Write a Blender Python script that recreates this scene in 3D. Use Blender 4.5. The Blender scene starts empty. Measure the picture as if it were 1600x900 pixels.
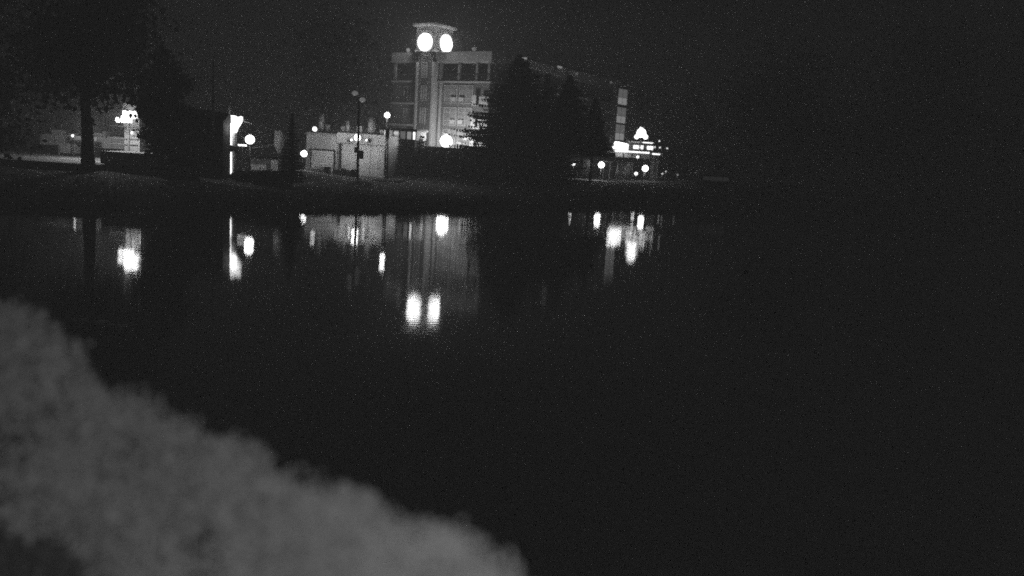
import bpy, math, random
from mathutils import Vector, Matrix
from math import radians, sin, cos, pi, sqrt, exp

S = bpy.context.scene
# ------------------------------------------------------------------ camera
cam_data = bpy.data.cameras.new('camera')
cam = bpy.data.objects.new('camera', cam_data)
S.collection.objects.link(cam)
S.camera = cam
PITCH, ROLL = math.atan(216/1300), 0.062
cam.matrix_world = (Matrix.Translation((0, 0, 4.7)) @ Matrix.Rotation(pi/2 - PITCH, 4, 'X')
                    @ Matrix.Rotation(ROLL, 4, 'Z'))
cam_data.sensor_width = 36
cam_data.lens = 29.25
cam_data.clip_start = 0.02
cam_data.clip_end = 3000
cam_data.dof.use_dof = True
cam_data.dof.focus_distance = 20
cam_data.dof.aperture_fstop = 0.75
# ------------------------------------------------------------------ world: clear moonless night
W = bpy.data.worlds.new('World'); S.world = W
W.use_nodes = True
W.cycles.sampling_method = 'NONE'
wn = W.node_tree.nodes
bg = wn['Background']
bg.inputs['Color'].default_value = (1, 1, 1, 1)
bg.inputs['Strength'].default_value = 0.0022
# ------------------------------------------------------------------ the camera's own infrared illuminator
ld = bpy.data.lights.new('infrared_illuminator', 'SPOT')
lo = bpy.data.objects.new('infrared_illuminator', ld)
S.collection.objects.link(lo)
lo.location = (0.03, -0.17, 4.79)
ld.energy = 74
ld.shadow_soft_size = 0.02
ld.spot_size = radians(140); ld.spot_blend = 0.8
d = Vector((0.12, 1, -0.34)); lo.rotation_euler = d.to_track_quat('-Z', 'Y').to_euler()
# ------------------------------------------------------------------ exposure
S.view_settings.view_transform = 'Standard'
S.view_settings.look = 'None'
S.view_settings.exposure = 0
S.view_settings.gamma = 1
S.render.engine = 'CYCLES'
S.cycles.use_denoising = False
S.cycles.sample_clamp_indirect = 2.5
S.cycles.sample_clamp_direct = 2.5
S.cycles.max_bounces = 5
S.cycles.blur_glossy = 0.5
S.cycles.adaptive_threshold = 0.02
S.cycles.diffuse_bounces = 0
S.cycles.volume_bounces = 0
S.cycles.caustics_reflective = False
S.cycles.caustics_refractive = False

rnd = random.Random(7)
COL = S.collection

# ================================================================== helpers
def mat(name, v, rough=.8, var=.25, scale=3., bump=0., metal=0., stretch=(1, 1, 1)):
    m = bpy.data.materials.new(name); m.use_nodes = True
    n, l = m.node_tree.nodes, m.node_tree.links
    p = n['Principled BSDF']
    p.inputs['Roughness'].default_value = rough
    p.inputs['Metallic'].default_value = metal
    if rough > .75: p.inputs['Specular IOR Level'].default_value = .08
    tc = n.new('ShaderNodeTexCoord'); mp = n.new('ShaderNodeMapping')
    mp.inputs['Scale'].default_value = stretch
    l.new(tc.outputs['Object'], mp.inputs['Vector'])
    t = n.new('ShaderNodeTexNoise'); t.inputs['Scale'].default_value = scale; t.inputs['Detail'].default_value = 5
    l.new(mp.outputs[0], t.inputs['Vector'])
    r = n.new('ShaderNodeMapRange')
    r.inputs['From Min'].default_value = .3; r.inputs['From Max'].default_value = .7
    r.inputs['To Min'].default_value = v*(1-var); r.inputs['To Max'].default_value = v*(1+var)
    l.new(t.outputs['Fac'], r.inputs['Value'])
    c = n.new('ShaderNodeCombineColor')
    for k in range(3): l.new(r.outputs[0], c.inputs[k])
    l.new(c.outputs[0], p.inputs['Base Color'])
    if bump:
        b = n.new('ShaderNodeBump'); b.inputs['Strength'].default_value = 1; b.inputs['Distance'].default_value = bump
        l.new(t.outputs['Fac'], b.inputs['Height']); l.new(b.outputs[0], p.inputs['Normal'])
    return m

def brick_mat(name, v, mortar):
    m = bpy.data.materials.new(name); m.use_nodes = True
    n, l = m.node_tree.nodes, m.node_tree.links
    p = n['Principled BSDF']; p.inputs['Roughness'].default_value = .9
    tc = n.new('ShaderNodeTexCoord')
    t = n.new('ShaderNodeTexBrick'); t.inputs['Scale'].default_value = 3
    t.inputs['Color1'].default_value = (v, v, v, 1); t.inputs['Color2'].default_value = (v*.75,)*3+(1,)
    t.inputs['Mortar'].default_value = (mortar,)*3+(1,)
    l.new(tc.outputs['Object'], t.inputs['Vector']); l.new(t.outputs[0], p.inputs['Base Color'])
    return m

def emis(name, strength, sample='AUTO'):
    m = bpy.data.materials.new(name); m.use_nodes = True
    p = m.node_tree.nodes['Principled BSDF']
    p.inputs['Base Color'].default_value = (.8, .8, .8, 1)
    p.inputs['Emission Color'].default_value = (1, 1, 1, 1)
    p.inputs['Emission Strength'].default_value = strength
    m.cycles.emission_sampling = sample
    return m

class MB:
    def __init__(s): s.v, s.f = [], []
    def add(s, vs, fs):
        k = len(s.v); s.v += [tuple(p) for p in vs]; s.f += [tuple(i+k for i in f) for f in fs]; return s
    def box(s, x0, x1, y0, y1, z0, z1):
        vs = [(x, y, z) for z in (z0, z1) for y in (y0, y1) for x in (x0, x1)]
        return s.add(vs, [(0,2,3,1),(4,5,7,6),(0,1,5,4),(2,6,7,3),(0,4,6,2),(1,3,7,5)])
    def tube(s, p0, p1, r0, r1=None, n=10, cap=True):
        r1 = r0 if r1 is None else r1
        p0, p1 = Vector(p0), Vector(p1); d = (p1-p0).normalized()
        a = d.orthogonal().normalized(); b = d.cross(a)
        vs = [p0+(a*cos(t)+b*sin(t))*r0 for t in [2*pi*i/n for i in range(n)]]
        vs += [p1+(a*cos(t)+b*sin(t))*r1 for t in [2*pi*i/n for i in range(n)]]
        fs = [(i, (i+1) % n, n+(i+1) % n, n+i) for i in range(n)]
        if cap: fs += [tuple(range(n-1, -1, -1)), tuple(range(n, 2*n))]
        return s.add(vs, fs)
    def path(s, pts, radii, n=8):
        for (a, b), (r0, r1) in zip(zip(pts, pts[1:]), zip(radii, radii[1:])): s.tube(a, b, r0, r1, n)
        return s
    def lathe(s, prof, c=(0, 0, 0), n=16):   # prof: (radius, z)
        cx, cy, cz = c; vs = []; fs = []
        for r, z in prof:
            vs += [(cx+r*cos(2*pi*i/n), cy+r*sin(2*pi*i/n), cz+z) for i in range(n)]
        for j in range(len(prof)-1):
            fs += [(j*n+i, j*n+(i+1) % n, (j+1)*n+(i+1) % n, (j+1)*n+i) for i in range(n)]
        fs += [tuple(range(n-1, -1, -1)), tuple(range((len(prof)-1)*n, len(prof)*n))]
        return s.add(vs, fs)
    def sphere(s, c, r, n=14, sq=1.):
        m = n//2
        return s.lathe([(max(.001, r*sin(pi*j/m)), -r*sq*cos(pi*j/m)) for j in range(m+1)], c, n)
    def leaf(s, c, size, rg, up=.0, w=.55):
        d = Vector((rg.gauss(0, 1), rg.gauss(0, 1), rg.gauss(0, 1)+up)).normalized()
        a = d.orthogonal().normalized(); a = Matrix.Rotation(rg.random()*6.3, 3, d) @ a
        b = d.cross(a); c = Vector(c)
        return s.add([c-a*size, c+b*size*w, c+a*size, c-b*size*w], [(0, 1, 2, 3)])
    def mesh(s, name):
        me = bpy.data.meshes.new(name); me.from_pydata(s.v, [], s.f); me.update(); return me
    def build(s, name, m, parent=None, smooth=False, stuff=False, loc=None, label=None):
        me = s.mesh(name); me.materials.append(m)
        if smooth: me.polygons.foreach_set('use_smooth', [True]*len(me.polygons))
        o = bpy.data.objects.new(name, me); COL.objects.link(o)
        if parent: o.parent = parent
        if stuff: o['kind'] = 'stuff'
        if loc: o.location = loc
        if label: o['label'] = label
        return o

def thing(name, label, cat, loc, rz=0, group=None):
    o = bpy.data.objects.new(name, None); COL.objects.link(o)
    o.location = loc; o.rotation_euler = (0, 0, rz); o.empty_display_size = .3
    o['label'] = label; o['category'] = cat
    if group: o['group'] = group
    return o
def structure(o): o['kind'] = 'structure'; return o
def copy_tree(o, parent=None):
    c = o.copy(); COL.objects.link(c); c.parent = parent
    for ch in list(o.children): copy_tree(ch, c)
    return c
def interp(t, pts):
    if t <= pts[0][0]: return pts[0][1]
    for (a, b), (c, d) in zip(pts, pts[1:]):
        if t <= c: return b+(d-b)*(t-a)/(c-a)
    return pts[-1][1]

# ================================================================== materials
M = dict(
    grass=mat('grass_ground', .10, .95, .5, .8, .03), wood=mat('far_foliage', .05, .9, .4, .4),
    leaf=mat('dark_foliage', .055, .8, .4, 1.5), needle=mat('spruce_needles', .05, .8, .4, 1.5),
    bushleaf=mat('pale_leaf', .28, .9, .15, 8), bark=mat('bark', .09, .95, .4, 9, .02, stretch=(3, 3, .4)),
    brick=brick_mat('hotel_brick', .13, .18), white=mat('white_trim', .62, .7, .08, 2),
    band=mat('cornice_render', .68, .8, .1, 1.2), stucco=mat('tower_stucco', .42, .85, .1, 1.5),
    glass=mat('dark_glass', .05, .25, .1, 1), curtain=mat('curtained_glass', .32, .25, .3, 1.2),
    spandrel=mat('spandrel', .3, .6, .1, 2), steel=mat('dark_steel', .06, .5, .2, 4),
    galv=mat('galvanised_steel', .35, .45, .2, 4), metal=mat('corrugated_cladding', .5, .6, .12, .9, stretch=(6, 6, .3)),
    metal2=mat('pale_cladding', .6, .6, .1, 1, stretch=(6, 6, .3)), door=mat('door_panels', .8, .6, .06, 2),
    concrete=mat('concrete', .44, .9, .25, 1.5, .01), asphalt=mat('asphalt', .07, .95, .3, 4, .01),
    dark=mat('dark_cladding', .025, .9, .3, 2), roof=mat('roofing', .10, .9, .2, 1),
    rubber=mat('rubber', .03, .9), carpaint=mat('grey_car_paint', .3, .35, .1, 2),
    plastic=mat('bin_plastic', .05, .5), flecks=mat('reflection_flecks', .8, .6, .3, 5),
    shadeleaf=mat('shade_dark_leaf', .10, .9, .3, 6), umb=mat('umbrella_canvas', .3, .9, .1, 3), person=mat('x', .1),
)
M.pop('person')
for k, v in dict(clock=18, sign=6, bright=3.0).items(): M['e_'+k] = emis('emit_'+k, v, 'NONE')
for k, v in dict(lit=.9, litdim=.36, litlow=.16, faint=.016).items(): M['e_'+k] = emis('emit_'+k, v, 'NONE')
GLOW = {}
def globe_mat(L):
    L = round(min(L, 25), 1)
    if L not in GLOW: GLOW[L] = emis('lamp_glow', L, 'NONE')
    return GLOW[L]
def bulb(parent, c, r, I):
    """the light given off by a globe of radius r with radiant intensity I"""
    q = bpy.data.lights.new('lamp_light', 'POINT'); q.energy = 4*pi*I; q.shadow_soft_size = r*1.05; q.use_soft_falloff = False
    o = bpy.data.objects.new('lamp_light', q); COL.objects.link(o); o.parent = parent; o.location = c

# ================================================================== terrain, water, ground
SH = [(-60,42),(-27,44),(-22,47),(-18,50.5),(-10.5,56),(-7,59),(-5,60.5),(5,73),(12,80),(30,82),(60,78),(90,70),(140,60)]
SH = [(a, b_+4.5) for a, b_ in SH]
HT = [(-60,1.75),(-32,1.7),(-26,1.5),(-22,1.25),(-18,1.02),(-14,.8),(-4,.55),(6,1.0),(14,1.5),(30,2.2),(90,3)]
def ground_z(x, y):
    yf = interp(x, SH) + .5*sin(x*.7)+.3*sin(x*1.9+1)
    if y > yf-2:
        t = (y-yf)
        z = interp(x, HT)*(1-exp(-max(t, 0)/8)) if t > 0 else t*.25
        return max(-1.1, z + (.04*sin(x*1.3)*sin(y*1.1) if t > 0 else 0))
    ye = 5.0 + .04*abs(x)
    if y < ye: return max(-1.1, min(2.2, (ye-y)*.75))
    for xe, sg in ((-75, 1), (140, -1)):
        q = (xe-x)*sg
        if q > 0: return min(2, q*.3)
    return -1.1
xs = [-900,-500,-300,-200,-140,-100]+[-80+1.5*i for i in range(160)]+[170,220,300,500,900]
ys = [-300,-100,-40,-15,-6,-2]+[i*.8 for i in range(12)]+[11,14,20,30,38]+[40+i for i in range(85)]+[130,140,160,200,300,500,900,1500]
mb = MB(); nx = len(xs)
mb.v = [(x, y, ground_z(x, y)) for y in ys for x in xs]
mb.f = [(j*nx+i, j*nx+i+1, (j+1)*nx+i+1, (j+1)*nx+i) for j in range(len(ys)-1) for i in range(nx-1)]
structure(mb.build('ground', M['grass'], smooth=True))

wm = bpy.data.materials.new('pond_water'); wm.use_nodes = True
n, l = wm.node_tree.nodes, wm.node_tree.links
p = n['Principled BSDF']; p.inputs['Base Color'].default_value = (.012,)*3+(1,)
p.inputs['Roughness'].default_value = .03; p.inputs['IOR'].default_value = 1.333
# real ripple slopes: small bounded wavelets whose crests run across the pond, wandered by noise
def nd(t, **k):
    q = n.new(t)
    for a, v_ in k.items(): setattr(q, a, v_)
    return q
def mth(op, a, b_=None, c_=None):
    q = nd('ShaderNodeMath', operation=op)
    for i_, v_ in enumerate((a, b_, c_)):
        if v_ is None: continue
        if isinstance(v_, (int, float)): q.inputs[i_].default_value = v_
        else: l.new(v_, q.inputs[i_])
    return q.outputs[0]
tc = nd('ShaderNodeTexCoord'); sx = nd('ShaderNodeSeparateXYZ'); l.new(tc.outputs['Object'], sx.inputs[0])
def noise(sc_):
    q = nd('ShaderNodeTexNoise'); q.inputs['Scale'].default_value = sc_; q.inputs['Detail'].default_value = 2
    l.new(tc.outputs['Object'], q.inputs['Vector']); return q.outputs['Fac']
n1, n2, n3 = noise(.9), noise(.35), noise(.12)
w1 = mth('SINE', mth('MULTIPLY_ADD', sx.outputs[1], 71., mth('MULTIPLY', n1, 30.)))
w2 = mth('SINE', mth('MULTIPLY_ADD', sx.outputs[1], 23., mth('MULTIPLY', n2, 40.)))
amp = mth('MULTIPLY_ADD', n3, .004, .0045)
sy = mth('MULTIPLY_ADD', w2, .0016, mth('MULTIPLY', w1, amp))
sxx = mth('MULTIPLY', mth('SINE', mth('MULTIPLY_ADD', sx.outputs[0], 9., mth('MULTIPLY', n1, 9.))), .0012)
cb = nd('ShaderNodeCombineXYZ'); l.new(sxx, cb.inputs[0]); l.new(sy, cb.inputs[1]); cb.inputs[2].default_value = 1
nm = nd('ShaderNodeVectorMath', operation='NORMALIZE'); l.new(cb.outputs[0], nm.inputs[0]); l.new(nm.outputs[0], p.inputs['Normal'])
structure(MB().add([(-85, -12, -.25), (150, -12, -.25), (150, 100, -.25), (-85, 100, -.25)], [(0, 1, 2, 3)]).build('water', wm))

# concrete yard behind the left bank, its ledge, and the road in front of the warehouse
mb = MB().box(-46, -30.5, 60, 90, .2, 1.8); structure(mb.build('yard', M['concrete']))
structure(MB().box(-31.6, -28.4, 63.2, 69, .5, 2.7).build('raised_terrace', M['concrete']))
structure(MB().box(-24, -12, 84, 108, .1, .86).build('pavement', M['asphalt']))
structure(MB().box(3, 24, 109.5, 118, .3, 1.32).build('plaza', M['concrete']))

# ================================================================== window maker
def window(parent, x0, x1, z0, z1, y=0, cols=2, rows=(.6, 1.), pane='glass', fr='white', axis='y', fw=.07):
    """window on the plane y (facing -y) or, with axis x, on the plane x (facing +x)"""
    def bx(mb, a0, a1, d0, d1, b0, b1):
        return mb.box(a0, a1, y-d1, y-d0, b0, b1) if axis == 'y' else mb.box(y+d0, y+d1, a0, a1, b0, b1)
    f = MB()
    bx(f, x0, x1, .01, .12, z1-fw, z1); bx(f, x0-.05, x1+.05, .01, .16, z0, z0+fw)
    bx(f, x0, x0+fw, .01, .119, z0+fw, z1-fw); bx(f, x1-fw, x1, .01, .119, z0+fw, z1-fw)
    for c in range(1, cols):
        xc = x0+(x1-x0)*c/cols; bx(f, xc-fw*.35, xc+fw*.35, .01, .10, z0+fw, z1-fw)
    zs = [z0+(z1-z0)*r for r in rows[:-1]]
    for zc in zs: bx(f, x0+fw, x1-fw, .01, .095, zc-fw*.4, zc+fw*.4)
    fo = f.build('window', M[fr], parent)
    zz = [z0]+zs+[z1]
    for c in range(cols):
        for k in range(len(zz)-1):
            a0 = x0+(x1-x0)*c/cols; a1 = x0+(x1-x0)*(c+1)/cols
            pm = pane[k % len(pane)] if isinstance(pane, (list, tuple)) else pane
            q = MB(); bx(q, a0+.03, a1-.03, .015, .05, zz[k]+.03, zz[k+1]-.03); q.build('pane', M[pm], fo)
    return fo

# ================================================================== hotel with clock tower
TH = radians(-33)
hotel = thing('hotel', 'five storey brick hotel with pale cornice band and square clock tower above the pond', 'building', (-4.05, 115, 0), TH)
RX, LX, LW = -.8, -18., 42.
MB().box(LX, RX, 0, LW, .3, 13.35).build('brick_wall', M['brick'], hotel)
MB().box(LX+.05, RX-1.4, 1.5, LW-.05, 13.35, 16.1).build('upper_wall', M['brick'], hotel)
MB().box(LX-.3, RX+.3, -.3, LW, 16.1, 17.5).build('cornice', M['band'], hotel)
MB().box(LX-.25, RX+.25, -.25, LW-.1, 13.35, 13.55).build('balcony_floor', M['band'], hotel)
for x in (LX+.2, -9.3, -6.05, -3.0, RX-.2):
    MB().box(x-.18, x+.18, -.1, .26, 13.55, 16.1).build('column', M['stucco'], hotel)
MB().box(LX+.5, RX-.5, .5, LW-.5, 17.5, 17.62).build('roof', M['roof'], hotel)
# top floor doors and railing
for x in (-16.4, -14.9, -8.8, -7.2, -5.3, -3.9):
    window(hotel, x, x+1.3, 13.6, 15.8, 1.5, 2, (1.,), 'curtain')
def railing(x0, x1, y, z, h=.95, name='railing'):
    r = MB().box(x0, x1, y-.03, y+.03, z+h-.06, z+h)
    k = int((x1-x0)/.16)
    for i in range(k+1):
        xx = x0+(x1-x0)*i/k; r.tube((xx, y, z), (xx, y, z+h-.06), .015, n=4)
    r.build(name, M['steel'], hotel, stuff=True)
railing(-17.8, -13.4, -.15, 13.55); railing(-9.2, -.9, -.15, 13.55)
# tower shaft
SX0, SX1, SY0 = -13.0, -9.75, -1.0
MB().box(SX0+.3, SX1-.3, SY0+.12, .0, .3, 17.7).build('tower_shaft', M['brick'], hotel)
for x0 in (SX0, SX1-.36):
    MB().box(x0, x0+.36, SY0, -.002, .3, 16.1).build('pilaster', M['white'], hotel)
MB().box(SX1+.55, SX1+.8, -.28, -.002, .3, 13.35).build('pilaster', M['white'], hotel)
for z in (13.9, 10.75, 7.65, 4.6, 1.5):
    window(hotel, -12.0, -11.0, z, z+2.1, SY0+.12, 2, (.45, 1.), 'curtain')
# tower cap
CX0, CX1, CY0, CY1 = -13.1, -9.85, -1.05, 3.0
MB().box(CX0, CX1, CY0, CY1, 17.5, 20.95).build('tower_cap', M['stucco'], hotel)
MB().box(CX0-.12, CX1+.12, CY0-.12, CY1+.12, 17.48, 17.75).build('tower_ledge', M['band'], hotel)
e = .42
MB().box(CX0-e, CX1+e, CY0-e, CY1+e, 20.95, 21.27).build('tower_eaves', M['white'], hotel)
mx, my = (CX0+CX1)/2, (CY0+CY1)/2
MB().add([(CX0-e, CY0-e, 21.27), (CX1+e, CY0-e, 21.27), (CX1+e, CY1+e, 21.27), (CX0-e, CY1+e, 21.27), (mx, my, 21.75)],
         [(0, 1, 4), (1, 2, 4), (2, 3, 4), (3, 0, 4), (3, 2, 1, 0)]).build('tower_roof', M['roof'], hotel)
def clock(c, nrm, right):
    """dial, bezel, twelve marks, two hands at seven minutes past one"""
    nrm, right, up = Vector(nrm), Vector(right), Vector((0, 0, 1)); c = Vector(c); R = 1.24
    d = MB().tube(c, c+nrm*.40, R, R*.96, 40).build('clock_dial', M['e_clock'], hotel)
    bulb(hotel, c+nrm*.75, .3, 60)
    bz = MB(); N = 40
    vs = []
    for i in range(N):
        a = 2*pi*i/N; q = right*cos(a)+up*sin(a)
        vs += [c+q*R, c+q*(R+.09), c+q*(R+.09)+nrm*.06, c+q*R+nrm*.06]
    fs = [((4*i+k), (4*i+(k+1) % 4), (4*((i+1) % N)+(k+1) % 4), (4*((i+1) % N)+k)) for i in range(N) for k in range(4)]
    bz.add(vs, fs).build('clock_bezel', M['white'], d)
    for ang, ln, w in ((90-42, .95, .022), (90-34, .6, .03)):
        a = radians(ang); q = right*cos(a)+up*sin(a); s = right*-sin(a)+up*cos(a)
        o = c+nrm*.42
        vs = [o+s*w-q*.1, o-s*w-q*.1, o-s*w+q*ln, o+s*w+q*ln]; vs += [v+nrm*.02 for v in vs]
        MB().add(vs, [(0,1,2,3),(7,6,5,4),(0,4,5,1),(1,5,6,2),(2,6,7,3),(3,7,4,0)]).build('clock_hand', M['steel'], d)
clock((-11.35, CY0, 18.72), (0, -1, 0), (1, 0, 0))
clock((CX1, 1.35, 18.85), (1, 0, 0), (0, 1, 0))
# main bay: paired windows on four floors, slabs and left bay
for fl, z in enumerate((10.55, 7.5, 4.45, 1.4)):
    for x0, x1 in ((-8.4, -6.15), (-5.8, -3.45)):
        ua = x1-.95 if x0 < -7 else x0+.1
        MB().box(ua, ua+.85, -.36, -.14, z+.28, z+.8).build('air_unit', M['white'], hotel)
        window(hotel, x0, x1, z, z+2.5, 0, 2, (.28, .74, 1.), ['spandrel', 'curtain', 'curtain'], fw=.09)
    # left bay: balcony slab, solid lower panel, door
    MB().box(-17.9, -13.15, -.9, -.002, z-.35, z-.13).build('balcony_floor', M['band'], hotel)
    railing(-17.8, -13.2, -.85, z-.13)
    window(hotel, -15.9, -14.6, z-.1, z+2.2, 0, 2, (1.,), ['curtain' if fl % 2 else 'glass'])
    # corner balcony
    MB().box(-3.1, -.35, -.75, -.002, z-.3, z-.1).build('balcony_floor', M['white'], hotel)
    MB().box(-3.1, -2.4, -.75, -.68, z-.1, z+1.1).build('balcony_panel', M['white'], hotel)
    MB().box(-1.9, -.4, -.75, -.68, z-.1, z+.95).build('balcony_panel', M['white'], hotel)
    # wing windows
    for k in range(9):
        y0 = 1.6+k*3.9
        window(hotel, y0, y0+1.8, z, z+2.2, RX, 2, (.35, 1.), 'glass', axis='x')
for k in range(9):
    y0 = 1.6+k*3.9
    window(hotel, y0, y0+1.8, 13.8, 15.9, RX-1.4, 2, (.35, 1.), 'glass', axis='x')
# entrance canopy at the foot of the facade, lit from above
MB().box(-13.0, -1.2, -6.6, -1.1, 4.16, 4.46).build('canopy', M['white'], hotel)
for x in (-12.7, -9.0, -5.2, -1.5):
    MB().box(x-.15, x+.15, -6.4, -6.1, .5, 4.16).build('canopy_post', M['white'], hotel)
MB().box(-3.6, 1.4, -1.6, -.01, 5.6, 6.0).build('sign_board', M['white'], hotel)
# roof things
for x, y in ((-15.7, .3), (-3.9, .3)):
    q = MB(); q.sphere((x, y, 17.9), .28, 12); q.tube((x, y, 17.5), (x, y, 17.7), .06); q.build('roof_glow', M['e_litdim'] if x < -8 else M['e_litlow'], hotel, True)
# end block of the wing
MB().box(RX+.02, RX+1.0, 36.2, 42.1, .3, 16.7).build('end_bay', M['stucco'], hotel)
MB().box(RX-.2, RX+1.5, 35.9, 42.4, 16.7, 17.35).build('end_cornice', M['white'], hotel)
for fl, z in enumerate((13.4, 10.3, 7.4)):
    window(hotel, 36.4, 40.0, z, z+2.75, RX+1.0, 2, (.45, 1.), ['e_litdim', 'e_litlow'], axis='x')
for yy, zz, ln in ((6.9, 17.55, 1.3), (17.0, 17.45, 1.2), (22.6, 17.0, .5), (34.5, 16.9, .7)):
    MB().box(RX+.31, RX+.43, yy, yy+ln, zz-.12, zz+.12).build('roof_glow', M['e_litdim' if ln > 1 else 'e_litlow'], hotel)  # roofline trim where light falls, put in as glowing strips
for yy, ln in ((3.4, 1.2), (7.0, 2.2), (16., 1.0), (19.6, 1.2), (30., .8)):
    MB().box(RX-.1, RX+.75, yy, yy+ln, 16.6, 17.1).build('dormer_trim', M['white'], hotel)
MB().tube((RX-1, 34, 17.5), (RX-1, 34, 21.6), .05, .03, 6).build('antenna', M['galv'], hotel)

# ================================================================== lamps
def wall_lamp(label, x, y, z, r, em, back, group=None, name='wall_lamp'):
    t = thing(name, label, 'lamp', (x, y, z), 0, group)
    MB().box(-.12, .12, .02+r*.6, back, -.18, .18).build('bracket', M['steel'], t)
    MB().sphere((0, 0, 0), r, 16, .97).build('globe', globe_mat(em/(pi*r*r)), t, True)
    if em > 1.5: bulb(t, (0, 0, 0), r, em)
    MB().lathe([(r*.3, r*1.06), (r*.45, r*1.12), (r*.15, r*1.25)], n=14).build('cap', M['steel'], t)
    return t
def post_lamp(label, x, y, z0, z1, r, em, kind='globe', pr=.06, group=None, poleoff=0):
    t = thing('street_lamp', label, 'street lamp', (x, y, z0), 0, group)
    h = z1-z0
    p = MB().tube((poleoff, 0, 0), (poleoff, 0, .35), pr*1.8, pr*1.5).tube((poleoff, 0, .35), (poleoff, 0, h-r*.9), pr*1.15, pr)
    if poleoff: p.tube((poleoff, 0, h-r*.95), (0, 0, h-r*.8), pr*.8, pr*.8, 6)
    p.build('pole', M['galv' if group else 'steel'], t, True)
    MB().sphere((0, 0, h), r, 16, .97).build('globe', globe_mat(em/(pi*r*r)), t, True)
    if em > 1.5: bulb(t, (0, 0, h), r, em)
    MB().lathe([(r*.3, h+r*1.06), (r*.45, h+r*1.12), (r*.15, h+r*1.25)], n=14).build('cap', M['steel'], t)
    MB().lathe([(r*.25, h-r*1.2), (r*.35, h-r*1.06)], n=12).build('collar', M['steel'], t)
    return t
ct, st = cos(TH), sin(TH)
def hot(lx, ly): return (-4.05+lx*ct-ly*st, 115+lx*st+ly*ct)
hx, hy = hot(-3.4, -5.6)
post_lamp('brightest lamp, glaring above the white entrance canopy of the hotel', hx, hy, 4.46, 5.25, .82, 230, pr=.08)
x, y = -14.04, 88
post_lamp('lamp at the top of the tall dark pole right of the warehouse', x, y, .8, 7.41, .30, 3, pr=.10)
# ================================================================== warehouse
wh = thing('warehouse', 'pale metal clad warehouse with roll-up door and roof vents', 'building', (-18.7, 90, 0))
def wbox(n, m, *a, **k): return MB().box(*a).build(n, M[m], wh, **k)
wbox('low_wall', 'metal', -4.2, -.9, 0, 12, .8, 5.15)
wbox('high_wall', 'metal', -.9, 4.15, .15, 12, .8, 4.28)
wbox('fascia', 'metal2', -.95, 4.2, -.05, 12.1, 4.28, 5.35)
wbox('roof', 'roof', -4.1, 4.1, .3, 11.9, 5.36, 5.42)
wbox('gutter', 'galv', -4.25, -.97, -.1, .0, 5.0, 5.2)
dr = wbox('roll_up_door', 'door', -3.6, -1.2, -.08, -.01, .86, 3.35)
for k in range(8): MB().box(-3.58, -1.22, -.11, -.085, .95+k*.3, 1.17+k*.3).build('door_slat', M['door'], dr)
for x in (-3.75, -1.19): wbox('door_jamb', 'dark', x, x+.15, -.14, -.001, .86, 3.5)
wbox('door_head', 'dark', -3.6, -1.2, -.14, -.085, 3.352, 3.5)
for x in (-.85, 1.0, 2.6): wbox('wall_joint', 'galv', x, x+.07, .09, .149, .85, 4.27)
wbox('downpipe', 'dark', -.6, -.42, .0, .14, .85, 4.27)
for x, r, h in ((-3.05, .38, 1.75), (-.15, .26, 1.25), (2.45, .42, 1.75)):
    MB().lathe([(r, 0), (r*.9, h*.8), (r*.75, h*.82), (r*.75, h)], (x, 1.5, 5.42), 16).build('roof_vent', M['galv'], wh, True)
for x, w, h in ((-2.45, .35, .7), (-.8, .4, .6), (.9, .45, .8), (3.4, .5, .5)):
    wbox('roof_unit', 'galv', x, x+w, 1.2, 1.9, 5.42, 5.42+h)
wall_lamp('small lamp at the roof edge on the left end of the warehouse', -21.85, 89.3, 5.55, .26, .7, .8)
wall_lamp('round lamp low on the warehouse corner behind the little conifer', -22.35, 87, 2.95, .34, 6, 3.0)
wall_lamp('large lamp in the middle of the warehouse fascia behind the dark pole', -17.05, 88.0, 4.93, .36, 42, 1.9)
wall_lamp('tiny lamp on the warehouse fascia left of the large one', -17.95, 89.3, 4.66, .14, .35, .6)
wall_lamp('tiny lamp on the warehouse fascia right of the large one', -16.35, 89.3, 4.74, .12, .3, .6)
# things at its foot
def bin_(label, x, y, z, w, h, m):
    t = thing('waste_bin', label, 'bin', (x, y, z), 0, 'bins and posts at the foot of the warehouse')
    MB().add([(-w*.42, -.3, .05), (w*.42, -.3, .05), (w*.42, .3, .05), (-w*.42, .3, .05), (-w*.5, -.36, h), (w*.5, -.36, h), (w*.5, .36, h), (-w*.5, .36, h)],
             [(3,2,1,0),(4,5,6,7),(0,1,5,4),(1,2,6,5),(2,3,7,6),(3,0,4,7)]).build('bin_body', M[m], t)
    MB().box(-w*.53, w*.53, -.4, .4, h+.003, h+.07).build('lid', M[m], t)
    for s in (-1, 1): MB().tube((s*w*.46, .3, .08), (s*w*.38, .3, .08), .08).build('wheel', M['rubber'], t)
bin_('dark wheeled bin nearest the dark pole by the warehouse', -16.95, 86.3, .86, .5, .75, 'plastic')
bin_('dark wheeled bin between two pale boxes by the warehouse', -18.05, 86.3, .86, .45, .8, 'plastic')
bin_('dark bin in front of the roll-up door edge', -19.75, 86.6, .86, .6, .85, 'plastic')
def pallet_box(label, x, y, w, h):
    t = thing('pallet_box', label, 'box', (x, y, .86), 0, 'pale boxes at the foot of the warehouse')
    MB().box(-w/2, w/2, -.35, .35, .12, h).build('carton', M['metal2'], t)
    for s in (-.42, 0, .42): MB().box(s*w-.05, s*w+.05, -.35, .35, 0, .117).build('runner', M['bark'], t)
pallet_box('pale box standing left of the middle bin by the warehouse', -18.75, 86.4, .75, .75)
pallet_box('pale box standing between the two right-hand bins', -17.5, 86.4, .7, .72)
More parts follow.
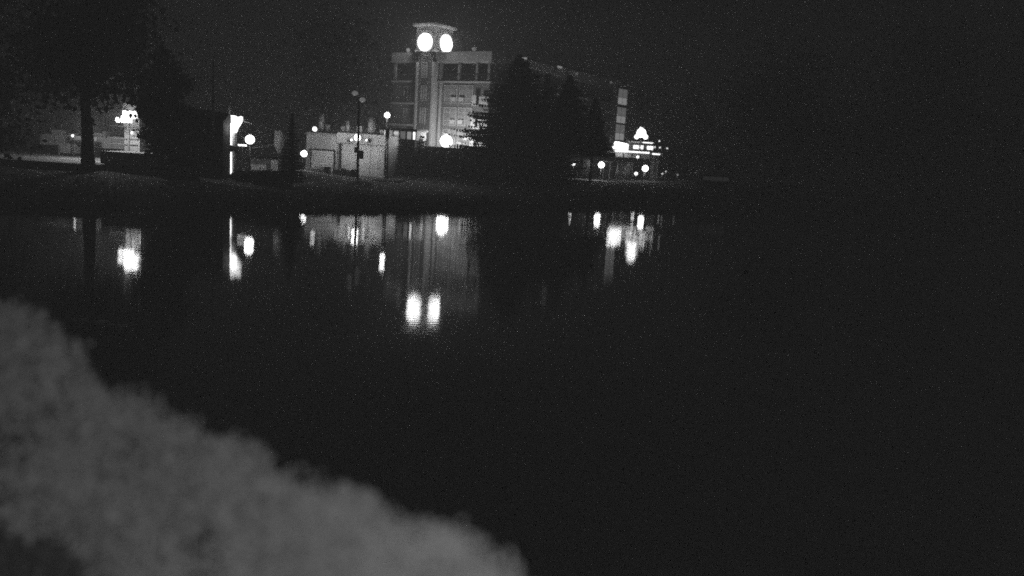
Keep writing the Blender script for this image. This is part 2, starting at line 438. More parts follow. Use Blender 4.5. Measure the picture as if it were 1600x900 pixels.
# parked car in front of the roll-up door
def car(label, x, y, z, rz, s=1., m='carpaint'):
    t = thing('parked_car', label, 'car', (x, y, z), rz, 'parked cars')
    prof = [(-2.1, .35), (-2.12, .75), (-1.9, .92), (-1.35, 1.0), (-.75, 1.42), (.65, 1.45), (1.35, 1.02), (1.95, .9), (2.12, .7), (2.1, .35)]
    v = [(a*s, -.85*s*(1 if h < 1.1 else .8), h*s) for a, h in prof]+[(a*s, .85*s*(1 if h < 1.1 else .8), h*s) for a, h in prof]
    k = len(prof)
    MB().add(v, [tuple(range(k)), tuple(range(2*k-1, k-1, -1))]+[(i, k+i, k+(i+1) % k, (i+1) % k) for i in range(k)]).build('body', M[m], t)
    for sd in (-1, 1):
        MB().add([(-1.15*s, sd*.80*s, 1.05*s), (1.15*s, sd*.80*s, 1.05*s), (.6*s, sd*.71*s, 1.38*s), (-.7*s, sd*.71*s, 1.38*s)], [(0, 1, 2, 3)]).build('side_window', M['glass'], t)
        for a in (-1.3, 1.3):
            w = MB().tube((a*s, sd*.72*s, .32*s), (a*s, sd*.9*s, .32*s), .32*s, n=16).build('wheel', M['rubber'], t)
            MB().tube((a*s, sd*.9*s, .32*s), (a*s, sd*.915*s, .32*s), .19*s, n=12).build('rim', M['galv'], w)
        MB().box(2.0*s, 2.11*s, sd*.6*s-.16*s, sd*.6*s+.16*s, .62*s, .76*s).build('headlight', M['white'], t)
    return t
car('grey car parked in front of the pale roll-up door', -20.9, 87.9, .86, .05, .62)

# ================================================================== low glazed pavilion between warehouse and hotel
pv = thing('pavilion', 'low flat-roofed pavilion with a bright glazed strip beside the hotel', 'building', (-15.1, 104, 0), radians(-8))
MB().box(-2.3, 2.1, 0, 5, .7, 5.05).build('wall', M['concrete'], pv)
MB().box(-2.4, 2.2, .25, 5, 5.05, 6.2).build('inner_wall', M['white'], pv)
MB().box(-2.6, 2.4, -.3, 5.2, 6.2, 6.42).build('roof', M['band'], pv)
for k, (a, w, em) in enumerate(((-2.25, .7, 'e_litlow'), (-1.5, .75, 'e_litdim'), (-.7, .75, 'e_litdim'), (.1, .8, 'e_litlow'), (.95, .7, 'e_litdim'), (1.72, .42, 'e_bright'))):
    window(pv, a, a+w, 5.1, 6.15, .24, 1, (1.,), em)
MB().box(-.62, -.12, .0, .1, 5.7, 5.95).build('menu_board', M['e_lit'], pv)

# ================================================================== utility poles
t = thing('utility_pole', 'tall dark pole with transformer can and crossarm in front of the warehouse', 'pole', (-16.15, 84, .1))
MB().tube((0, 0, 0), (-.1, 0, 8.9), .15, .10, 10).build('pole', M['bark'], t, True)
MB().lathe([(.2, 0), (.25, .08), (.25, .75), (.15, .85)], (.28, 0, 2.75), 12).build('transformer', M['steel'], t, True)
MB().lathe([(.16, 0), (.18, .5), (.1, .6)], (-.25, 0, 3.3), 12).build('junction_box', M['steel'], t, True)
MB().tube((-.55, 0, 9.1), (.3, 0, 8.75), .06, .06, 8).build('crossarm', M['galv'], t)
for a, b_ in ((-.5, 9.15), (.25, 8.55)):
    MB().lathe([(.1, -.25), (.3, -.1), (.3, .05), (.12, .2)], (a, -.05, b_), 12).build('floodlight', M['e_litlow'], t, True)  # heads glow dimly in place of light falling on the fixture
t = thing('utility_pole', 'bare dark pole leaning beside the lamp pole right of the warehouse', 'pole', (-13.72, 87.4, .8))
MB().tube((0, 0, 0), (-.12, 0, 5.6), .11, .08, 8).build('pole', M['galv'], t, True)
MB().box(-.3, .1, -.12, .12, 4.3, 5.2).build('junction_box', M['steel'], t)
t = thing('utility_pole', 'faint slender mast rising above the dark trees on the left', 'pole', (-22.65, 62, 1.3))
MB().tube((0, 0, 0), (0, 0, 8.5), .09, .05, 8).build('pole', M['galv'], t, True)
MB().tube((-.4, 0, 8.0), (.4, 0, 8.0), .03, .03, 6).build('crossarm', M['galv'], t)

# ================================================================== far left: low building, truck, container, tall panel
lb = thing('low_building', 'low flat-roofed building with pale parapet and rooftop boxes at the far left', 'building', (-40.6, 74, 0))
MB().box(-2, 6.9, 0.35, 5, 1.8, 2.62).build('wall', M['dark'], lb)
MB().box(-1.6, 7.2, -.1, 5.3, 2.62, 3.5).build('parapet', M['metal2'], lb)
MB().box(-1.65, 7.25, -.15, 5.35, 3.5, 3.56).build('coping', M['white'], lb)
for x, w, h in ((-1.0, .9, .38), (.5, .7, .16), (1.5, .35, .25), (2.6, .9, .34), (3.55, .2, .5), (4.4, .6, .12)):
    MB().box(x, x+w, .6, 1.4, 3.56, 3.56+h).build('roof_unit', M['metal2'], lb)
for x, h in ((-.3, .9), (-1.3, .8), (1.35, .6)): MB().tube((x, 1, 3.5), (x, 1, 3.6+h), .03, .02, 6).build('antenna', M['galv'], lb)
for x in (-.9, .9, 4.6): window(lb, x, x+.9, 1.95, 2.5, .35, 2, (1.,), 'glass', 'steel')
for k in range(7): MB().box(-1.6+k*1.25, -1.55+k*1.25, -.14, -.105, 2.65, 3.48).build('cladding_joint', M['galv'], lb)
tr = thing('box_trailer', 'small pale box trailer parked before the low building', 'trailer', (-39.4, 73, 1.8))
MB().box(-.62, .62, 0, 2.2, .22, 1.0).build('body', M['metal2'], tr)
MB().box(-.66, .66, -.04, 2.24, 1.003, 1.06).build('roof', M['white'], tr)
for s in (-.45, .45): MB().tube((s-.06, .5, .18), (s+.06, .5, .18), .18, n=12).build('wheel', M['rubber'], tr)
MB().box(-.75, -.66, -.05, .05, 0, 1.0).build('corner_post', M['galv'], tr)
ms = thing('sign_mast', 'slim pale mast with a small glowing board between trunk and container', 'sign', (-37.2, 72, 1.8))
MB().tube((0, 0, 0), (0, 0, 3.5), .06, .05, 8).build('pole', M['galv'], ms, True)
MB().box(-.22, .22, -.06, .06, 1.9, 3.2).build('panel', M['galv'], ms)
MB().box(-1.0, .95, -.1, .1, 1.45, 1.75).build('lintel', M['white'], ms)
MB().box(-.16, .1, -.16, -.1, 1.05, 1.5).build('glowing_board', M['e_lit'], ms)
post_lamp('added unseen street lamp behind the thick tree trunk, lighting the low building', -35.2, 68.5, 1.8, 4.4, .22, 24, pr=.05)  # no lamp known here; added to brighten the low building's front
post_lamp('small lamp near the left end of the low building', -38.6, 72.5, 1.8, 3.55, .12, .2, pr=.04)
cn = thing('container', 'white ribbed container left of the tall lit panel', 'container', (-42.6, 87, 1.8))
MB().box(0, 1.95, 0, 2.2, .05, 2.35).build('body', M['metal2'], cn)
for k in range(9): MB().box(.1+k*.2, .2+k*.2, -.05, -.002, .15, 2.2).build('rib', M['metal2'], cn)
MB().box(-.12, .02, -.08, .05, .0, 2.4).build('corner_post', M['white'], cn)
MB().box(0, 1.95, -.08, -.052, .75, .95).build('dark_stripe', M['dark'], cn)
pn = thing('steel_tower', 'tall pale tower panel with frame behind the star-bright floodlight at left', 'tower', (-31.0, 67, 2.7))
MB().box(-.55, .6, 0, .5, .0, 3.75).build('board', M['metal'], pn)
MB().box(.601, .68, -.05, .5, .0, 3.6).build('edge_post', M['white'], pn)
MB().box(-.62, -.551, -.05, .5, 2.0, 3.6).build('edge_post', M['galv'], pn)
for z in (.5, .95, 1.9): MB().box(-1.9, .55, -.06, -.002, z, z+.07).build('rail', M['galv'], pn)
MB().box(-.2, -.1, -.2, -.1, .0, 2.6).build('bracket_post', M['galv'], pn)
MB().tube((-.15, -.15, 1.9), (.25, -.15, 1.3), .04, .04, 6).build('strut', M['galv'], pn)
fl = thing('floodlight', 'cluster of glaring floodlight heads on the tall panel at far left', 'floodlight', (-30.75, 66, 5.3))
MB().box(-.35, .65, -.2, .15, -.05, .55).build('head', globe_mat(25), fl)
MB().box(-.5, .25, -.15, .1, -.38, .15).build('head', globe_mat(25), fl)
MB().lathe([(.12, -.2), (.22, 0), (.14, .2)], (-.75, -.1, -.2), 12).build('head', globe_mat(12), fl, True)
bulb(fl, (.0, -.55, .0), .2, 42)
MB().tube((-.7, -.05, -.15), (-.1, -.05, -.05), .07, .07, 8).build('arm', globe_mat(6), fl)
MB().box(-.1, .3, .1, .95, .0, .1).build('bracket', M['steel'], fl)
MB().lathe([(.1, -.16), (.15, 0), (.08, .14)], (.35, -.1, -1.15), 10).build('small_bulb', M['e_lit'], fl, True)

# ================================================================== left centre: lit column, dark shed, silo, fence
lc = thing('lit_column', 'tall white column blazing at its flared top, left of the silo', 'column', (-22.72, 66, 1.3))
MB().box(-.3, .28, 0, .5, 0, 1.9).build('lower_column', M['white'], lc)
MB().box(-.28, .3, .02, .5, 1.901, 2.33).build('dark_band', M['dark'], lc)
MB().box(-.28, .3, 0, .5, 2.331, 3.35).build('middle_column', M['white'], lc)
MB().add([(-.28, 0, 3.35), (.3, 0, 3.35), (.42, 0, 3.7), (.72, 0, 4.2), (.8, 0, 4.5), (.75, 0, 4.65), (.5, 0, 4.55), (.2, 0, 4.68), (-.28, 0, 4.68)]+
         [(-.28, .5, 3.35), (.3, .5, 3.35), (.42, .5, 3.7), (.72, .5, 4.2), (.8, .5, 4.5), (.75, .5, 4.65), (.5, .5, 4.55), (.2, .5, 4.68), (-.28, .5, 4.68)],
         [tuple(range(9)), tuple(range(17, 8, -1))]+[(i, 9+i, 9+(i+1) % 9, (i+1) % 9) for i in range(9)]).build('flared_head', M['e_bright'], lc)
for z0, z1 in ((.15, 1.85), (2.4, 3.3)): MB().box(.0, .09, -.05, -.002, z0, z1).build('light_strip', M['e_bright'], lc)
bulb(lc, (.5, -.6, 3.7), .2, 5)
MB().tube((-.2, .2, 4.68), (-.2, .2, 5.4), .08, .02, 6).build('spike', M['galv'], lc)
MB().tube((.75, .2, 4.35), (1.6, .2, 4.15), .03, .03, 6).build('arm', M['galv'], lc)
ds = thing('dark_shed', 'unlit dark shed left of the blazing white column', 'shed', (-24.3, 64.4, .8))
MB().box(-1.6, 1.55, 0, 2.4, 0, 4.6).build('wall', M['dark'], ds)
MB().add([(-1.8, -.2, 4.6), (1.6, -.2, 4.6), (1.6, 2.6, 4.6), (-1.8, 2.6, 4.6), (-1.8, 1.2, 5.6), (1.6, 1.2, 5.3)], [(0,1,5,4),(2,3,4,5),(1,2,5),(3,0,4),(3,2,1,0)]).build('roof', M['dark'], ds)
MB().box(-.4, .5, -.05, -.002, 0, 2.0).build('door', M['steel'], ds)
post_lamp('small low lamp just left of the white column', -23.45, 66, 1.3, 2.2, .15, .5, pr=.04)
post_lamp('round glaring lamp between the white column and the silo', -22.5, 70, 1.2, 4.18, .38, 3, pr=.05)
sg = thing('shelf_sign', 'bright horizontal light bar under the round glaring lamp', 'sign', (-23.0, 69.6, 3.68))
MB().box(-.35, .35, -.05, .05, -.07, .07).build('light_bar', M['e_bright'], sg)
MB().tube((0, .03, -2.4), (0, .03, -.07), .04, .04, 6).build('post', M['steel'], sg)
sl = thing('silo', 'white storage silo with tapered bottom behind the little conifer', 'silo', (-21.1, 74, 1.3))
MB().lathe([(.22, 1.75), (.52, 2.45), (.52, 3.7), (.4, 3.78)], n=20).build('tank', M['white'], sl, True)
for a in range(4):
    MB().tube((.42*cos(a*pi/2+.7), .42*sin(a*pi/2+.7), 0), (.46*cos(a*pi/2+.7), .46*sin(a*pi/2+.7), 2.4), .035, .035, 6).build('leg', M['steel'], sl)
MB().tube((-.5, -.1, 2.6), (-1.6, -.3, 2.25), .05, .05, 6).tube((-1.6, -.3, 2.25), (-2.3, -.3, 2.2), .05, .05, 6).build('pipe', M['galv'], sl)
# board fence under it
fn = thing('fence', 'low pale fence of upright boards lit behind the left bank', 'fence', (-23.0, 67.3, 1.15))
for k in range(26):
    x = .15+k*.13; h = .42+.22*sin(k*.9)**2+(.1 if 2 < k < 7 else 0)
    if 11 < k < 15: continue
    MB().box(x, x+.11, 0, .04, .02, h).build('board', M['metal2'], fn)
for x in (.5, 1.2, 2.2, 3.1): MB().box(x, x+.07, .04, .1, 0, .9).build('post', M['steel'], fn)
MB().box(.1, 3.6, .042, .07, .25, .32).build('rail', M['bark'], fn)
kk = thing('kiosk', 'small dim kiosk with a pale hatch behind the board fence', 'kiosk', (-22.3, 72, 1.1))
MB().box(-.9, 1.9, 0, 1.6, 0, 1.7).build('wall', M['roof'], kk)
MB().box(1.0, 1.6, -.05, -.002, .55, 1.45).build('hatch', M['metal2'], kk)
MB().box(-.7, .6, -.05, -.002, .5, 1.0).build('counter_panel', M['metal'], kk)
MB().box(-1.1, 2.1, -.3, 1.8, 1.703, 1.8).build('roof', M['dark'], kk)
MB().box(2.4, 2.85, -.02, .3, .25, 1.05).build('side_box', M['metal2'], kk)

# ================================================================== right: brewery restaurant with terrace
rb = thing('restaurant', 'low restaurant building with glowing roof terrace below the end of the hotel', 'building', (0, 118, 0))
MB().box(5.9, 20.2, 1.2, 9, .9, 5.1).build('wall', M['dark'], rb)
MB().box(5.7, 13.0, .9, 9.2, 5.1, 5.35).build('roof_edge', M['concrete'], rb)
MB().box(13.0, 19.9, .0, 9.2, 5.15, 5.55).build('terrace_floor', M['concrete'], rb)
MB().box(13.2, 18.0, -.04, -.002, 5.3, 5.5).build('light_strip', M['e_bright'], rb)
MB().box(18.4, 19.5, -.04, -.002, 5.2, 5.38).build('light_strip', M['e_bright'], rb)
for x, w in ((13.3, 1.0), (14.5, 1.0), (15.7, 1.0), (16.9, 1.2)):
    MB().box(x, x+w, -.03, .4, 4.6, 5.13).build('awning', M['band'], rb)
for x in (7.2, 8.9, 12.1, 13.6, 15.0, 17.3): window(rb, x, x+1.1, 1.6, 4.0, 1.2, 2, (.7, 1.), 'glass', 'steel')
MB().box(18.5, 19.5, .4, 1.19, 1.0, 5.1).build('lit_column', M['stucco'], rb)
for x in (15.9, 17.5, 18.9): MB().tube((x, .2, 1.2), (x, .2, 5.14), .08, .08, 8).build('column', M['steel'], rb)
for x, w, em in ((15.75, .7, 'e_bright'), (16.6, .55, 'e_bright'), (17.65, .85, 'e_bright')):
    MB().box(x, x+w, .3, .5, 5.85, 6.35).build('terrace_window', M[em], rb)
MB().box(15.2, 18.5, .5, 3, 5.56, 6.7).build('terrace_room', M['roof'], rb)
MB().box(15.1, 18.6, .3, 3.2, 6.7, 6.85).build('terrace_roof', M['white'], rb)
MB().box(17.0, 18.4, .22, .298, 6.72, 6.86).build('light_strip', M['e_bright'], rb)
for k in range(14): MB().tube((13.1+k*.5, .1, 5.55), (13.1+k*.5, .1, 6.1), .02, .02, 5).build('railing_post', M['steel'], rb)
sn = thing('lit_sign', 'long blazing white sign box at the left end of the roof terrace', 'sign', (13.9, 117.6, 6.15))
MB().add([(-.95, 0, -.5), (1.05, 0, -.62), (1.05, 0, .28), (-.2, 0, .5), (-.8, 0, .55), (-.98, 0, .3)]+[(-.95, .3, -.5), (1.05, .3, -.62), (1.05, .3, .28), (-.2, .3, .5), (-.8, .3, .55), (-.98, .3, .3)],
         [(0,1,2,3,4,5), (11,10,9,8,7,6)]+[(i, 6+i, 6+(i+1) % 6, (i+1) % 6) for i in range(6)]).build('sign_face', M['e_sign'], sn)
for x in (-.6, .7): MB().box(x, x+.08, .05, .13, -.66, -.4).build('bracket', M['steel'], sn)
bulb(sn, (0, -.5, 0), .25, 8)
tl = post_lamp('glaring lamp standing highest on the roof terrace, side globes added for its flare', 16.6, 117.7, 5.55, 8.05, .66, 4.5, pr=.07)
for dx, dz, rr in ((-.62, -.55, .34), (.62, -.5, .36), (-.1, .62, .22)):  # extra glowing globes added to give the lamp's flare its shape
    q = tl
    MB().sphere((dx, -.05, 2.5+dz), rr, 12).build('flare_globe', globe_mat(2.6), q, True)
    MB().tube((0, 0, 2.4), (dx, -.03, 2.45+dz), .04, .04, 6).build('arm', M['steel'], q)
G = 'lamps around the plaza at right'
post_lamp('bright lamp over the lit patch of plaza paving', 10.85, 112, 1.32, 3.4, .42, 7, pr=.06, group=G)
post_lamp('small lamp farthest left on the plaza', 7.14, 112, 1.2, 3.32, .24, 1, pr=.04, group=G)
post_lamp('bright lamp under the right end of the terrace', 16.7, 112, 1.32, 3.3, .42, 5, pr=.06, group=G)
post_lamp('low round lamp just left of the bright lamp under the terrace', 15.55, 112, 1.32, 2.55, .24, 1, pr=.05, group=G)
post_lamp('dim lamp right of the dark terrace column', 19.05, 112, 1.32, 2.75, .13, .05, pr=.04, group=G)
post_lamp('dim higher lamp by the right edge of the restaurant', 19.65, 113, 1.32, 3.05, .10, .03, pr=.04, group=G)
post_lamp('faint lamp farthest right on the dark bank', 21.1, 112, 1.4, 2.72, .14, .02, pr=.04, group=G)
post_lamp('small lamp standing at the left end of the terrace below the hotel end bay', 14.25, 130, 1.3, 5.95, .17, 20)
post_lamp('faint lamp glimmering low between the dark spruces', 0.05, 112, .9, 4.82, .12, .12, pr=.04)
G = 'tiny string lights right of the terrace'
for x, z, lb_ in ((18.85, 7.05, 'tiny light highest to the right of the terrace roof'), (18.3, 6.2, 'tiny light beside the rightmost lit terrace window'), (19.0, 6.2, 'tiny light in the middle of the terrace string'), (20.0, 6.15, 'tiny light at the far right end of the terrace string')):
    wall_lamp(lb_, x, 115.5, z, .11, .06, .6, G, 'string_light')
wall_lamp('small lamp hanging under the terrace floor', 16.2, 116.5, 4.75, .2, .5, .9)
# white glass door beside the plaza lamp
gd = thing('entrance_door', 'pale framed door right of the bright plaza lamp', 'door', (12.3, 118.9, 1.3))
MB().box(-.5, -.4, 0, .1, 0, 2.6).box(.4, .5, 0, .1, 0, 2.6).box(-.4, .4, 0, .1, 2.5, 2.6).build('frame', M['white'], gd)
MB().box(-.4, .4, .03, .07, 0, 2.5).build('leaf', M['glass'], gd)
# patio umbrellas and tables on the plaza
for k, (x, lab) in enumerate(((14.2, 'closed patio umbrella at the left on the plaza'), (13.2, 'closed patio umbrella nearest the lit door'))):
    u = thing('patio_umbrella', lab, 'umbrella', (x, 113.5, 1.32), 0, 'closed umbrellas on the plaza')
    MB().tube((0, 0, 0), (0, 0, 2.3), .03, .03, 6).build('pole', M['galv'], u)
    MB().lathe([(.16, .9), (.2, 1.2), (.12, 1.9), (.03, 2.25)], n=10).build('canvas', M['umb'], u, True)
# faint low hut far right; window strip glow added for the patch of light
hs = thing('low_hut', 'faint low hut on the dark bank at right, its glow added as a window strip', 'hut', (23.4, 100, 1.7))
MB().box(-1.8, 1.8, 0, 2.2, 0, 1.5).build('wall', M['dark'], hs)
MB().add([(-2.3, -.4, 1.5), (2.3, -.4, 1.45), (2.3, 2.6, 1.45), (-2.3, 2.6, 1.5), (-1.6, 1.1, 2.1), (1.7, 1.1, 2.0)], [(0,1,5,4),(2,3,4,5),(1,2,5),(3,0,4),(3,2,1,0)]).build('roof', M['white'], hs)
window(hs, -1.6, 1.6, .75, 1.35, 0, 4, (1.,), 'e_faint', 'steel')

# ================================================================== trees
def broadleaf(label, x, y, z0, h, crown_z, rad, seed, nleaf=5200, tr=.42, group='broadleaf trees on the far bank', name='broadleaf_tree', leafsize=.26):
    rg = random.Random(seed)
    t = thing(name, label, 'tree', (x, y, z0), rg.random()*6, group)
    tk = MB()
    pts = [(0, 0, -.2), (.05, .05, h*.2), (-.05, .1, h*.42), (.1, 0, h*.62), (.05, .05, h*.85)]
    tk.path(pts, [tr*1.25, tr, tr*.8, tr*.5, tr*.15], 10)
    ends = []
    for k in range(11):
        a = k*2.4+rg.random(); b = Vector(pts[1+k % 3])*(1-.2*rg.random()) + Vector((0, 0, h*.06*rg.random()))
        b.z = max(b.z, crown_z-1+rg.random())
        e_ = Vector((cos(a)*rad*.75*rg.uniform(.5, 1), sin(a)*rad*.75*rg.uniform(.5, 1), b.z+rg.uniform(.15, .5)*(h-crown_z)))
        mid = (b+e_)/2+Vector((0, 0, .25)); tk.path([b, mid, e_], [tr*.35, tr*.22, tr*.07], 6); ends.append(e_)
    tk.build('trunk', M['bark'], t, True)
    clumps = ends+[Vector((rg.gauss(0, .42)*rad, rg.gauss(0, .42)*rad, rg.uniform(crown_z, h))) for _ in range(26)]
    cr = MB()
    for k in range(nleaf):
        c = rg.choice(clumps); s = rad*.30
        cr.leaf(c+Vector((rg.gauss(0, s), rg.gauss(0, s), rg.gauss(0, s*.75))), leafsize*rg.uniform(.6, 1.3), rg, .3)
    cr.build('crown', M['leaf'], t, stuff=True)
    return t
def spruce(label, x, y, z0, h, rad, seed, lv=26, group='spruces in front of the hotel', name='spruce_tree', zmin=.06, ns=1., ex=.8):
    rg = random.Random(seed)
    t = thing(name, label, 'tree', (x, y, z0), rg.random()*6, group)
    MB().tube((0, 0, -.2), (0, 0, h*.97), max(.05, h*.018), .01, 8).build('trunk', M['bark'], t, True)
    cr = MB()
    for i in range(lv):
        f = i/(lv-1); z = h*(zmin+(1-zmin)*f); R = rad*((1-f)**ex)*rg.uniform(.8, 1.15)+.04*h*.3*(1-f)
        nb = max(5, int(15*(1-f))+4)
        for k in range(nb):
            a = 2*pi*(k+rg.random()*.7)/nb; L = R*rg.uniform(.65, 1.12); d = Vector((cos(a), sin(a), 0)); s = Vector((-sin(a), cos(a), 0))
            seg = max(3, int(L/(.32*ns)))
            for j in range(seg):
                u = (j+.6)/seg; c = d*L*u+Vector((0, 0, z-L*.30*u+L*.10*u*u*2)); w = .42*ns*(1.15-u*.7)
                g = c+Vector((0, 0, .1)); tw = d.lerp(s*rg.choice((-1, 1)), rg.random()).normalized()*w*.75
                cr.add([g-tw, g+tw, g+tw*.6+Vector((0, 0, -w*rg.uniform(.8, 1.7))), g-tw*.5+Vector((0, 0, -w*rg.uniform(.7, 1.5)))], [(0, 1, 2, 3)])
                for q in (-1, 1):
                    tip = c+d*w*.8+s*q*w*rg.uniform(.7, 1.2)+Vector((0, 0, -w*rg.uniform(.15, .55)))
                    cr.add([c-d*w*.3, c+d*w*.4+s*q*w*.15, tip, c+s*q*w*.5+Vector((0, 0, -w*.35))], [(0, 1, 2, 3)])
    cr.build('crown', M['needle'], t, stuff=True)
    return t
spruce('largest dark spruce overlapping the hotel facade corner', -.7, 100, .6, 14.9, 8.6, 3, 46, ex=.6)
spruce('dark spruce right of the largest one, before the hotel wing', 5.4, 103, .9, 13.0, 4.8, 5, 32, zmin=.36)
spruce('slimmer dark spruce nearest the lit end of the hotel wing', 9.0, 106, 1.1, 10.4, 2.5, 8, 30, zmin=.38)
spruce('dark spruce directly behind the gap between the two big ones', 2.9, 108, 1., 13.3, 4.4, 18, 30)
spruce('little conifer standing between the silo and the warehouse', -17.95, 66, 1.0, 5.3, 1.25, 11, 22, None, 'conifer', .05, .38)
broadleaf('big tree whose thick trunk stands before the far left building', -30.9, 60, 1.0, 14.5, 6.3, 4.2, 21, 8000, .40)
broadleaf('tall dark tree at the left edge of the frame', -38, 58, 1.0, 13, 2.4, 3.6, 22, 5200, .3)
broadleaf('bushy dark tree between the floodlight and the dark shed', -26.4, 61.5, 1.1, 7.5, 1.6, 1.35, 23, 5200, .22, leafsize=.2)
broadleaf('bushy dark tree directly before the dark shed', -25.2, 60.8, 1.0, 8.5, 1.1, 1.35, 24, 4200, .2, leafsize=.18)
broadleaf('tall dark tree rising behind the warehouse roof', -24, 106, .9, 18, 8, 6.0, 26, 6000, .45)
broadleaf('broad dark tree on the right bank beyond the faint hut', 31, 100, 2.2, 15, 3.5, 6.5, 27, 6000, .45)
broadleaf('dark tree farther right along the bank', 46, 98, 2.3, 17, 3.5, 7.0, 28, 6000, .5)
broadleaf('dark tree nearest the right edge of the frame', 58, 92, 2.5, 18, 3, 7.5, 29, 6000, .5)

def hedge(name, label, cat, boxes, n, size, seed, m='leaf'):
    rg = random.Random(seed); t = thing(name, label, cat, boxes[0][0])
    o0 = Vector(boxes[0][0]); cr = MB(); vol = [b[1][0]*b[1][1]*b[1][2] for b in boxes]
    for _ in range(n):
        c, r = rg.choices(boxes, vol)[0]
        d = Vector((rg.gauss(0, 1), rg.gauss(0, 1), rg.gauss(0, 1))).normalized()*(rg.random()**.35)
        p_ = Vector(c)-o0+Vector((max(-1, min(1, d.x*1.25))*r[0], d.y*r[1], max(-1, min(1, d.z*1.35))*r[2]))
        cr.leaf(p_, size*rg.uniform(.6, 1.3), rg)
    cr.build('foliage', M[m], t, stuff=True)
    st_ = MB()
    for c, r in boxes:
        for _ in range(5):
            x_, y_ = c[0]+rg.uniform(-.7, .7)*r[0], c[1]+rg.uniform(-.4, .4)*r[1]
            st_.tube(Vector((x_, y_, c[2]-r[2]-.2))-o0, Vector((x_+rg.uniform(-.4, .4), y_, c[2]+r[2]*.6))-o0, .06, .02, 6)
    st_.build('stems', M['bark'], t)
    return t
hedge('tall_hedge', 'long dark hedge in front of the hotel ground floor', 'hedge',
      [((-13.5, 107.8, 2.2), (3.0, .9, 1.95)), ((-9.3, 107.8, 2.35), (3.0, .9, 2.0)), ((-5.2, 107.8, 2.45), (2.8, .9, 2.05)), ((-1.2, 108, 2.6), (2.8, .9, 2.0)), ((2.8, 108.5, 2.7), (2.8, .9, 1.9))], 15000, .2, 41)
hedge('round_shrub', 'dark rounded shrub bulging above the hedge beside the pavilion', 'shrub', [((-13.55, 106.6, 3.3), (1.55, 1.1, 2.3))], 3600, .17, 42)
hedge('low_shrubs', 'dark low shrub before the raised terrace at left', 'shrub', [((-28.6, 62.6, 1.7), (2.2, .7, .9)), ((-25.3, 62.0, 1.5), (1.5, .6, .8))], 4200, .14, 43)
hedge('low_shrubs', 'dark low shrub hiding the foot of the board fence', 'shrub', [((-21.3, 65.2, 1.15), (1.0, .5, .62)), ((-19.0, 64.6, 1.2), (1.4, .5, .7))], 4200, .11, 44)

# far wood all round behind, one mass nobody could count
rg = random.Random(99); fw = MB()
for k in range(420):
    x = rg.uniform(-190, 210); y = rg.uniform(165, 215)-abs(x)*.12; h = rg.uniform(10, 17)
    z0 = 2.0
    fw.tube((x, y, z0-1), (x, y, z0+h*.6), .25, .12, 5)
    for q in range(60):
        a = rg.random()*6.3; f = rg.random(); R = 3.6*sqrt(max(0, 1-(2*f-1)**2))*rg.uniform(.5, 1.1)
        fw.leaf((x+cos(a)*R, y+sin(a)*R, z0+h*(.2+.8*f)), rg.uniform(.7, 1.4), rg, .5, .8)
o = fw.build('far_wood', M['wood'], stuff=True); o['label'] = 'dark far-off wood closing the view behind the buildings'; o['category'] = 'wood'

# grass and reeds along the far waterline
rg = random.Random(12); gr = MB()
for k in range(16000):
    x = rg.uniform(-40, 45); yf = interp(x, SH)+.5*sin(x*.7)+.3*sin(x*1.9+1)
    y = yf+abs(rg.gauss(0, 5)); z = ground_z(x, y); h = rg.uniform(.12, .35)*(1.4 if y < yf+.8 else 1); a = rg.random()*3.14
    dx, dy = cos(a)*.03, sin(a)*.03; lx, ly = rg.gauss(0, .08), rg.gauss(0, .08)
    gr.add([(x-dx, y-dy, z-.02), (x+dx, y+dy, z-.02), (x+lx, y+ly, z+h)], [(0, 1, 2)])
o = gr.build('bank_grass', M['grass'], stuff=True); o['label'] = 'rough grass growing on the far bank down to the waterline'; o['category'] = 'grass'

# faint reflection on the water, put in as pale floating flecks
rg = random.Random(31); fw = MB()
for k in range(170):
    x = rg.choice([rg.uniform(-11.4, -9.5), rg.gauss(-9.75, .14), rg.gauss(-10.35, .1), rg.gauss(-10.9, .12)])
    y = 20.6-(x+10.4)*.25+rg.gauss(0, .12); r = rg.uniform(.01, .035)
    fw.lathe([(r, .002), (r*.9, .008)], (x, y, -.25), 6)
o = fw.build('reflection_flecks', M['flecks'], stuff=True); o['label'] = 'faint reflection streak near the left edge, built as pale floating flecks'; o['category'] = 'pond weed'  # not pond weed: the flecks stand in for the reflection

